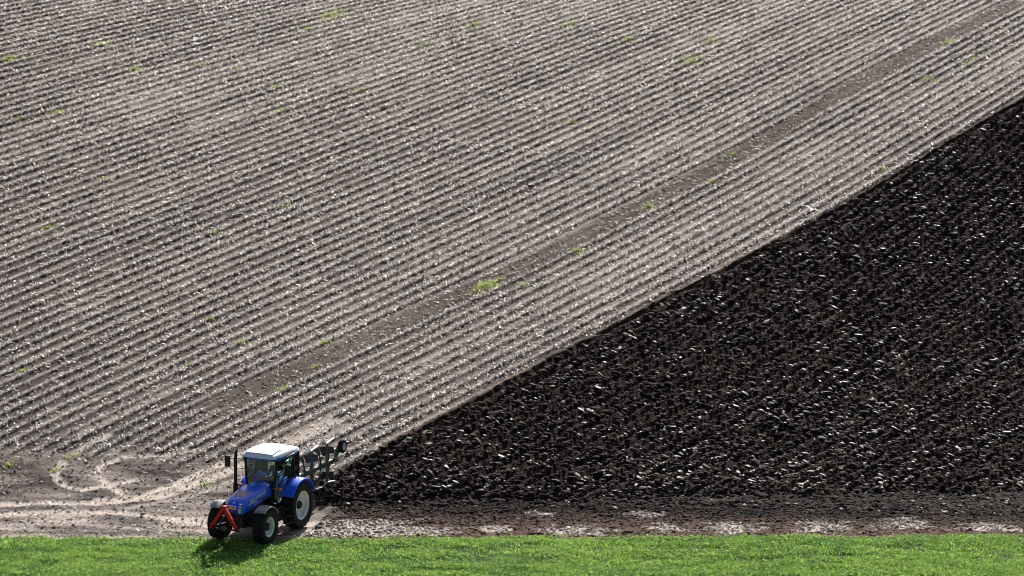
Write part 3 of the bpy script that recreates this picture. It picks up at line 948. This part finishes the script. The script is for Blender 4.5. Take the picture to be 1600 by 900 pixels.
# red triangular coupler in front
b = bmesh.new()
ap = Vector((3.66, -.04, 1.42))
for s in (-1, 1):
    ft = Vector((3.72, s * .43 - .03, .82))
    beam(b, ap + Vector((0, s * .03, 0)), ft, .11, .10, up=(1, 0, 0), bevel=.012)
    box(b, ft + Vector((.02, s * .02, -.03)), (.13, .05, .17), bevel=.012)
box(b, ap + Vector((.0, 0, .03)), (.12, .16, .12), bevel=.02)
box(b, ap + Vector((.06, 0, -.26)), (.05, .06, .05), bevel=.008)
hit_ = obj('front_hitch', b, RED, tr)
b = bmesh.new()
for s in (-1, 1):
    beam(b, (2.95, s * .28, .72), (3.70, s * .43, .76), .07, .10)
    rod(b, (3.05, s * .25, 1.02), (3.45, s * .42, .74), .035)
beam(b, (3.05, 0, 1.02), (3.66, 0, 1.40), .05, .06)
box(b, (2.98, 0, .86), (.22, .62, .40), bevel=.04)
rod(b, (3.70, -.56, .70), (3.70, .56, .70), .03)
obj('hitch_arms', b, IRON, hit_)

# fenders
def arc_band(bm, cx, cz, r, a0, a1, y0, y1, th, n=18, lip=0.0):
    secs = []
    for k in range(n + 1):
        a = a0 + (a1 - a0) * k / n
        ca, sa = math.cos(a), math.sin(a)
        secs.append([Vector((cx + (r + dr) * ca, y, cz + (r + dr) * sa)) for y, dr in ((y0, 0), ((y0 + y1) / 2, .012), (y1, -.01), (y1, -.01 - th - lip), (y1 - th * math.copysign(1, y1 - y0), -th), (y0, -th))])
    loft(bm, secs)
for s in (1, -1):
    b = bmesh.new()
    arc_band(b, 0.0, .84, .925, R_(28), R_(158), s * .50, s * 1.07, .03, 24, .03)
    # inner wall of the fender against the cab
    n_ = 20
    poly = [(.0 + .90 * math.cos(R_(30 + 128 * k / n_)), .84 + .90 * math.sin(R_(30 + 128 * k / n_))) for k in range(n_ + 1)]
    prism(b, poly, s * .49, s * .52)
    rf = obj('rear_fender', b, BLUE, tr, 35)
    b = bmesh.new()
    box(b, (-.84, s * .82, 1.20), (.05, .20, .11), bevel=.015)
    obj('tail_lamp', b, mat('red_lens', (.5, .02, .02), .3), rf)
    b = bmesh.new()
    arc_band(b, WB, .62, .70, R_(52), R_(148), s * .66, s * 1.06, .022, 14, .02)
    ff = obj('front_fender', b, FEND, tr, 35)
    b = bmesh.new()
    beam(b, (WB - .1, s * .5, .85), (WB - .1, s * .80, 1.29), .05, .04)
    obj('fender_bracket', b, IRON, ff)

# cab
CX0, CX1, ZB, ZT = -.42, 1.16, 1.05, 2.60
b = bmesh.new()
PL = {}   # pillar feet and heads
for s in (1, -1):
    A0, A1 = Vector((1.16, s * .50, 1.28)), Vector((1.10, s * .62, ZT))
    B0, B1 = Vector((.10, s * .76, 1.15)), Vector((.02, s * .68, ZT))
    C0, C1 = Vector((-.48, s * .62, 1.42)), Vector((-.46, s * .62, ZT))
    PL[s] = (A0, A1, B0, B1, C0, C1)
    beam(b, A0, A1, .055, .075, up=(0, 1, 0))
    beam(b, B0, B1, .06, .06, up=(0, 1, 0))
    beam(b, C0, C1, .05, .06, up=(0, 1, 0))
    tube(b, [A1, (.6, s * .68, ZT), B1, C1], .035)
    tube(b, [A0, (1.0, s * .66, .98), (.75, s * .76, .93), (.35, s * .78, .98), B0], .035)
beam(b, PL[1][1], PL[-1][1], .06, .06)
beam(b, PL[1][5], PL[-1][5], .06, .06)
beam(b, PL[1][4], PL[-1][4], .06, .08)
box(b, (.35, 0, 1.02), (1.55, 1.16, .10), bevel=.02)         # floor
box(b, (1.16, 0, 1.42), (.10, .82, .62), bevel=.03)           # firewall
cabf = obj('cab_frame', b, BLACK, tr)
def pane(name, quad, th=.008):
    """glass pane with a real thickness"""
    q = [Vector(p) for p in quad]
    nrm = (q[1] - q[0]).cross(q[2] - q[0]).normalized() * th / 2
    bm = bmesh.new()
    a = [bm.verts.new(p + nrm) for p in q]; c = [bm.verts.new(p - nrm) for p in q]
    bm.faces.new(a); bm.faces.new(c[::-1])
    for k in range(len(q)): bm.faces.new((a[k], c[k], c[(k + 1) % len(q)], a[(k + 1) % len(q)]))
    return obj(name, bm, GLASS, tr, 0)
A0, A1, B0, B1, C0, C1 = PL[1]
a0, a1, b0, b1, c0, c1 = PL[-1]
up_ = Vector((0, 0, .46))
pane('windscreen', [A0 + up_ + Vector((0, -.02, 0)), a0 + up_ + Vector((0, .02, 0)), a1 + Vector((0, .03, 0)), A1 + Vector((0, -.03, 0))])
pane('rear_window', [C0, c0, c1, C1])
for s in (1, -1):
    p = PL[s]
    dr = pane('door_glass', [p[0] + Vector((-.03, 0, .0)), Vector((1.0, s * .66, 1.0)), Vector((.75, s * .755, .95)), Vector((.35, s * .775, 1.0)), p[2], p[3], p[1]])
    bm = bmesh.new(); rod(bm, (.25, s * .82, 1.50), (.25, s * .82, 1.72), .016); box(bm, (.25, s * .80, 1.60), (.05, .03, .09), bevel=.008)
    obj('door_handle', bm, BLACK, dr)
    pane('rear_side_window', [p[2] + Vector((0, 0, .35)), p[4], p[5], p[3]])
# roof
def roof_sec(x, w, zb, zt, r=.08):
    return [Vector((x, w, zb)), Vector((x, w + .01, (zb + zt) / 2)), Vector((x, w - r * .4, zt - r * .35)), Vector((x, w - r * 1.6, zt - .01)), Vector((x, 0, zt + .015)),
            Vector((x, -w + r * 1.6, zt - .01)), Vector((x, -w + r * .4, zt - r * .35)), Vector((x, -w - .01, (zb + zt) / 2)), Vector((x, -w, zb))]
b = bmesh.new()
loft(b, [roof_sec(-.56, .54, 2.60, 2.68), roof_sec(-.52, .61, 2.60, 2.74), roof_sec(-.3, .655, 2.60, 2.80), roof_sec(.25, .67, 2.60, 2.835), roof_sec(.9, .665, 2.62, 2.835), roof_sec(1.2, .63, 2.64, 2.80), roof_sec(1.34, .57, 2.66, 2.76), roof_sec(1.40, .48, 2.67, 2.72)])
roof = obj('roof', b, ROOFW, tr, 55)
# blue lower trim of the roof
b = bmesh.new()
for s in (1, -1):
    loft(b, [[Vector((x, s * (w + o), z + dz)) for o, z in ((.012, 2.55), (.020, 2.645), (-.02, 2.655), (-.03, 2.55))] for x, w, dz in ((-.52, .61, 0), (-.2, .665, 0), (.4, .675, 0), (1.0, .66, .02), (1.2, .63, .04))])
loft(b, [[Vector((1.29 + o - .14 * y * y, y, z)) for o, z in ((.03, 2.60), (.05, 2.665), (-.02, 2.675), (-.03, 2.60))] for y in (-.56, -.3, 0, .3, .56)])
obj('roof_trim', b, BLUE, roof)
# raised glass hatch at the front of the roof
b = bmesh.new()
loft(b, [[Vector((x, y, 2.832 + .02 * (1 - (y / .6) ** 2) + dz + zx)) for y in (-.52, -.3, 0, .3, .52)] + [Vector((x, y, 2.79 + zx)) for y in (.52, .3, 0, -.3, -.52)] for x, zx, dz in ((.62, .02, .02), (1.0, .005, .02), (1.28, -.045, .02))])
obj('roof_hatch', b, mat('pale_hatch', (.55, .62, .66), .12, coat=.6), roof, 40)
for s in (1, -1):
    for x, y in ((1.27, .60), (-.55, .52)):
        b = bmesh.new()
        sg = 1 if x > 0 else -1
        rod(b, (x, s * y, 2.56), (x + sg * .07, s * y, 2.555), .05, .065, 14)
        wl = obj('work_light', b, BLACK, roof)
        b = bmesh.new(); rod(b, (x + sg * .071, s * y, 2.555), (x + sg * .079, s * y, 2.554), .056, n=14)
        obj('lens', b, CHROME, wl)
# interior
b = bmesh.new()
box(b, (.0, 0, 1.46), (.50, .52, .14), bevel=.05)
box(b, (-.26, 0, 1.80), (.14, .50, .62), Matrix.Rotation(-.15, 3, 'Y'), .05)
box(b, (.0, 0, 1.22), (.36, .36, .36), bevel=.03)
for s in (1, -1): box(b, (-.02, s * .31, 1.66), (.36, .08, .07), bevel=.02)
obj('seat', b, SEATM, tr)
b = bmesh.new()
rod(b, (.86, 0, 1.15), (.62, 0, 1.70), .05)
box(b, (.92, 0, 1.56), (.22, .34, .30), bevel=.05)
obj('steering_column', b, BLACK, tr)
b = bmesh.new()
ring = [Vector((.60, 0, 1.73)) + Matrix.Rotation(-.45, 3, 'Y') @ Vector((.19 * math.cos(t), .19 * math.sin(t), 0)) for t in np.linspace(0, 2 * math.pi, 25)]
tube(b, ring, .016, 6)
for t in (0, 2.1, 4.2): rod(b, (.60, 0, 1.73), Vector((.60, 0, 1.73)) + Matrix.Rotation(-.45, 3, 'Y') @ Vector((.19 * math.cos(t), .19 * math.sin(t), 0)), .012, n=6)
obj('steering_wheel', b, BLACK, tr)
# exhaust on the right front pillar
b = bmesh.new()
rod(b, (1.42, -.82, 1.25), (1.42, -.82, 1.72), .085, .085, 16)
tube(b, [(1.42, -.82, 1.70), (1.42, -.82, 2.60), (1.40, -.82, 2.74), (1.33, -.82, 2.86)], [.062, .06, .05, .05], 14)
box(b, (1.38, -.58, 1.40), (.16, .34, .06), bevel=.01)
rod(b, (1.12, -.60, 2.2), (1.42, -.82, 2.2), .018)
obj('exhaust_pipe', b, BLACK, tr)
# mirrors
for s, px, py, pz in ((-1, 1.30, -1.20, 2.42), (1, .95, .95, 2.25)):
    b = bmesh.new()
    st = Vector((1.10, s * .64, 2.50)) if s < 0 else Vector((1.05, .66, 2.50))
    tube(b, [st, (px + .04, s * (abs(py) - .14), pz + .12), (px, py, pz + .08)], .016, 8)
    mr_ = obj('mirror_arm', b, BLACK, tr)
    b = bmesh.new(); box(b, (px, py, pz), (.07, .22, .40), Matrix.Rotation(s * .12, 3, 'Z'), .03)
    ms = obj('wing_mirror', b, BLACK, mr_)
for s in (1, -1):
    b = bmesh.new()
    rod(b, (1.20, s * .52, 1.62), (1.20, s * .74, 1.62), .014)
    box(b, (1.20, s * .78, 1.62), (.06, .14, .09), bevel=.02)
    il = obj('indicator_lamp', b, AMBER, tr)
# rear linkage carrying the plough
b = bmesh.new()
for s in (1, -1):
    beam(b, (-.25, s * .35, .70), (-1.20, s * .42, .92), .06, .11)
    rod(b, (-.35, s * .36, 1.30), (-.85, s * .40, .84), .03)
beam(b, (-.30, 0, 1.15), (-1.22, 0, 1.42), .06, .06)
box(b, (-.36, 0, 1.15), (.20, .62, .30), bevel=.04)
obj('rear_linkage', b, IRON, tr)
# windscreen wiper, grab rail
b = bmesh.new()
tube(b, [(1.10, .60, 1.42), (1.24, .72, 1.55), (1.22, .74, 2.05), (1.13, .63, 2.2)], .014, 6)
tube(b, [(.16, .80, 1.25), (.16, .84, 1.55), (.10, .80, 1.9)], .013, 6)
obj('grab_rail', b, BLACK, tr)

# ------------------------------------------------------------------ driver
def person():
    o = thing('person', 'person in a dark jacket sitting at the wheel inside the blue tractor cab', 'person', (TX, TY, TZ), T_ROT, pitch=PITCH)
    J = [((-.02, 0, 1.60), .145, -1), ((-.05, 0, 1.80), .150, 0), ((-.07, 0, 2.00), .165, 1), ((-.06, 0, 2.12), .085, 2), ((-.04, 0, 2.18), .058, 3), ((-.02, 0, 2.27), .085, 4), ((0, 0, 2.36), .088, 5)]
    pv = [j[0] for j in J]; rv = [j[1] for j in J]; ed = [(j[2], i) for i, j in enumerate(J) if j[2] >= 0]
    def chain(start, pts):
        prev = start
        for p, r in pts:
            pv.append(p); rv.append(r); ed.append((prev, len(pv) - 1)); prev = len(pv) - 1
    for s in (1, -1):
        chain(2, [((-.06, s * .19, 2.03), .075), ((.10, s * .27, 1.80), .052), ((.32, s * .22, 1.74), .042), ((.47, s * .155, 1.775), .034), ((.54, s * .13, 1.80), .026)])
        chain(0, [((.02, s * .11, 1.57), .10), ((.42, s * .15, 1.60), .075), ((.55, s * .15, 1.28), .055), ((.56, s * .15, 1.13), .042), ((.68, s * .15, 1.11), .035)])
    me = bpy.data.meshes.new('body'); me.from_pydata(pv, ed, []); me.update()
    ob = link(bpy.data.objects.new('body', me), o)
    me.materials.append(CLOTH)
    sk = ob.modifiers.new('skin', 'SKIN')
    for i, r in enumerate(rv): me.skin_vertices[0].data[i].radius = (r, r)
    me.skin_vertices[0].data[0].use_root = True
    ss = ob.modifiers.new('sub', 'SUBSURF'); ss.levels = 1; ss.render_levels = 2
    # face, hands, hair
    b = bmesh.new()
    sphere(b, (.018, 0, 2.325), (.090, .077, .115), 16)
    sphere(b, (.112, 0, 2.315), (.020, .014, .022), 8)
    for s in (1, -1): sphere(b, (.015, s * .080, 2.32), (.018, .012, .032), 8)
    obj('face', b, SKIN, o)
    b = bmesh.new()
    sphere(b, (-.008, 0, 2.355), (.096, .088, .102), 14)
    obj('hair', b, HAIR, o)
    for s in (1, -1):
        b = bmesh.new()
        c = Vector((.55, s * .135, 1.80))
        sphere(b, c, (.045, .030, .040), 10)
        for k in range(4):
            y = c.y + (k - 1.5) * .017
            tube(b, [(c.x + .02, y, c.z + .02), (c.x + .055, y, c.z + .025), (c.x + .068, y, c.z - .005), (c.x + .05, y, c.z - .03)], [.009, .009, .008, .006], 6)
        tube(b, [(c.x, c.y - s * .03, c.z), (c.x + .03, c.y - s * .05, c.z + .005), (c.x + .055, c.y - s * .045, c.z)], [.011, .010, .007], 6)
        obj('hand', b, SKIN, o)
    return o
person()

# ================================================================== PLOUGH
pw = thing('plough', 'dark green reversible plough with worn steel shares raised behind the blue tractor', 'plough', (TX, TY, TZ), T_ROT, pitch=PITCH)
b = bmesh.new()
box(b, (-1.30, 0, 1.15), (.12, .80, .12), bevel=.02)
beam(b, (-1.28, 0, .9), (-1.32, 0, 1.62), .14, .12, up=(0, 1, 0))
for s in (1, -1): beam(b, (-1.30, s * .38, .95), (-1.30, s * .10, 1.55), .07, .07, up=(1, 0, 0))
rod(b, (-1.30, 0, 1.32), (-1.75, 0, 1.36), .11, n=16)
obj('headstock', b, GREEN, pw)
P0, P1 = Vector((-1.70, .02, 1.36)), Vector((-4.35, .02, 1.40))
b = bmesh.new()
beam(b, P0, P1, .12, .12, bevel=.02)
for t in (.34, .80):
    c = P0.lerp(P1, t)
    box(b, c, (.40, .20, .18), bevel=.04)
    beam(b, c + Vector((.55, 0, 0)), c + Vector((-.05, .02, .0)), .19, .18, bevel=.03)
obj('plough_beam', b, GREEN, pw)
def body(c, u):
    """one plough body: leg, curved mouldboard and share; u=+1 points up, -1 down"""
    b = bmesh.new()
    tube(b, [c, c + Vector((-.02, 0, u * .25)), c + Vector((.0, 0, u * .50)), c + Vector((.04, 0, u * .70))], [.085, .075, .07, .055], 8)
    leg = obj('plough_leg', b, GREEN, pw)
    b = bmesh.new()
    grid = []
    for i in range(7):
        t = i / 6
        row = []
        for j in range(5):
            q = j / 4
            x = .20 - .34 * t
            y = -.15 + .24 * t + .10 * t * t + .14 * (q - .5) * (1 - t)
            z = u * (.66 - .30 * q * (1 - .25 * t) - .10 * t - .08 * (1 - t) ** 2)
            row.append(c + Vector((x, y, z)))
        grid.append(row)
    for th in (0, .016):
        vs = [[b.verts.new(p + Vector((th * .6, -th, 0))) for p in r] for r in grid]
        if th == 0: A = vs
        else: B = vs
    for V_ in (A, B):
        for i in range(6):
            for j in range(4): b.faces.new((V_[i][j], V_[i][j + 1], V_[i + 1][j + 1], V_[i + 1][j]))
    for i in range(6):
        for j in (0, 4): b.faces.new((A[i][j], A[i + 1][j], B[i + 1][j], B[i][j]))
    for j in range(4):
        for i in (0, 6): b.faces.new((A[i][j], A[i][j + 1], B[i][j + 1], B[i][j]))
    obj('mouldboard', b, DARKSTEEL, leg)
    b = bmesh.new()
    beam(b, c + Vector((.10, .0, u * .70)), c + Vector((-.52, -.02 * u, u * .78)), .075, .05, up=(0, 0, 1), bevel=.008)
    beam(b, c + Vector((.08, .02, u * .68)), c + Vector((.06, -.17, u * .92)), .06, .04, up=(1, 0, 0), bevel=.006)
    obj('share', b, STEEL, leg)
    b = bmesh.new()
    k = c + Vector((.62, .0, u * .06))
    tube(b, [k + Vector((-.1, 0, 0)), k + Vector((.02, .04, u * .2)), k + Vector((.10, .05, u * .38))], [.035, .03, .026], 6)
    beam(b, k + Vector((.30, -.04, u * .62)), k + Vector((.02, .02, u * .34)), .025, .10, up=(0, 1, 0))
    beam(b, k + Vector((.02, .02, u * .34)), k + Vector((-.16, -.14, u * .52)), .025, .09, up=(0, 1, 0))
    obj('skimmer', b, DARKSTEEL, leg)
for t in (.34, .80):
    c = P0.lerp(P1, t)
    for u in (1, -1): body(c, u)
# depth wheel on its arm
b = bmesh.new()
WC = Vector((-4.72, .16, 1.82))
tube(b, [P1 + Vector((.1, 0, 0)), P1 + Vector((-.12, 0, .06)), P1 + Vector((-.26, -.02, .22)), WC + Vector((.05, -.12, -.05)), WC + Vector((0, -.02, 0))], [.10, .10, .085, .07, .05], 8)
arm = obj('wheel_arm', b, GREEN, pw)
b = bmesh.new()
lathe(b, [(.13, -.08), (.20, -.09), (.245, -.06), (.255, 0), (.245, .06), (.20, .09), (.13, .08)], 28, tuple(WC))
dw = obj('depth_wheel', b, TYRE, arm)
b = bmesh.new()
lathe(b, [(.03, .02), (.14, .05), (.145, .085), (.12, .06), (.03, .05), (.03, -.03), (.13, -.06), (.14, -.04)], 24, tuple(WC))
obj('wheel_rim', b, RIM, dw)
b = bmesh.new()
tube(b, [(-1.3, .05, 1.6), (-1.5, .1, 1.72), (-1.8, .1, 1.55), (-2.1, .06, 1.47)], .018, 6)
tube(b, [(-1.2, -.1, 1.3), (-1.45, -.12, 1.6), (-1.75, -.08, 1.5)], .018, 6)
obj('hydraulic_hose', b, BLACK, pw)

# ================================================================== BIRDS
GW_ = mat('gull_white', (.80, .80, .82), .7)
GG_ = mat('gull_grey', (.42, .44, .48), .7)
GB_ = mat('feather_black', (.012, .012, .014), .5)
gx_, gy_ = 13.97, 164.35
gz = float(terr(gx_, gy_)) + .42
GSC = .75
gull = thing('gull', 'white gull with a dark wing tip flying low over the edge of the ploughed earth', 'bird', (gx_, gy_, gz), R_(75))
gull.scale = (GSC, GSC, GSC)
b = bmesh.new()
secs = []
for x, r, z in ((-.24, .008, .0), (-.18, .03, 0), (-.08, .062, 0), (.03, .072, 0), (.12, .05, .015), (.16, .04, .03), (.20, .042, .035), (.235, .03, .035), (.25, .012, .03)):
    secs.append([Vector((x, r * 1.05 * math.cos(t), z + r * math.sin(t))) for t in np.linspace(0, 2 * math.pi, 12, endpoint=False)])
loft(b, secs)
box(b, (-.25, 0, 0), (.12, .11, .012), bevel=.004)
rod(b, (.245, 0, .03), (.29, 0, .022), .010, .003, 6)
obj('body', b, GW_, gull)
for s, rise in ((1, .20), (-1, -.14)):
    b = bmesh.new()
    secs = []
    for t, x0, x1, z in ((0, .09, -.10, .02), (.35, .13, -.07, .10), (.65, .10, -.05, .10), (.88, .0, -.06, .06), (1.0, -.09, -.11, .02)):
        y = s * (.05 + .42 * t); zz = z + rise * t
        secs.append([Vector((x0, y, zz)), Vector(((x0 + x1) / 2, y, zz + .018)), Vector((x1, y, zz)), Vector(((x0 + x1) / 2, y, zz + .004))])
    loft(b, secs)
    wg = obj('wing', b, GW_, gull)
    b = bmesh.new()
    secs = []
    for t, x0, x1 in ((.62, .105, -.06), (.9, -.003, -.075), (1.02, -.10, -.125)):
        y = s * (.05 + .42 * t); zz = .10 - .08 * max(0, (t - .65) / .35) + rise * t
        secs.append([Vector((x0 + .004, y, zz - .004)), Vector(((x0 + x1) / 2, y, zz + .022)), Vector((x1 - .004, y, zz - .004)), Vector(((x0 + x1) / 2, y, zz - .006))])
    loft(b, secs)
    obj('wing_tip', b, GB_ if s > 0 else GG_, wg)

cx_, cy_ = .83, 162.87
cz = float(surface(np.array([cx_]), np.array([cy_]), False)[0])
crow = thing('crow', 'small black crow standing alone among the stubble rows in the middle of the field', 'bird', (cx_, cy_, cz), R_(200))
b = bmesh.new()
secs = []
for x, r, z in ((-.20, .012, .15), (-.12, .045, .17), (-.03, .075, .19), (.06, .070, .215), (.11, .048, .25), (.13, .046, .29), (.155, .045, .315), (.19, .03, .315), (.20, .012, .312)):
    secs.append([Vector((x, r * math.cos(t), z + r * math.sin(t))) for t in np.linspace(0, 2 * math.pi, 12, endpoint=False)])
loft(b, secs)
box(b, (-.22, 0, .145), (.18, .07, .02), Matrix.Rotation(.2, 3, 'Y'), .006)
rod(b, (.19, 0, .315), (.255, 0, .30), .016, .003, 7)
obj('body', b, GB_, crow)
for s in (1, -1):
    b = bmesh.new()
    tube(b, [(.0, s * .03, .14), (-.01, s * .03, .06), (.0, s * .03, .0)], [.014, .008, .007], 6)
    for dx, dy in ((.06, 0), (.045, .03), (.045, -.03), (-.03, 0)): rod(b, (0, s * .03, .004), (dx, s * .03 + dy, .002), .005, n=5)
    obj('leg', b, GB_, crow)
    b = bmesh.new()
    sphere(b, (-.04, s * .062, .195), (.14, .022, .055), 10, Matrix.Rotation(.25, 3, 'Y'))
    obj('wing', b, GB_, crow)
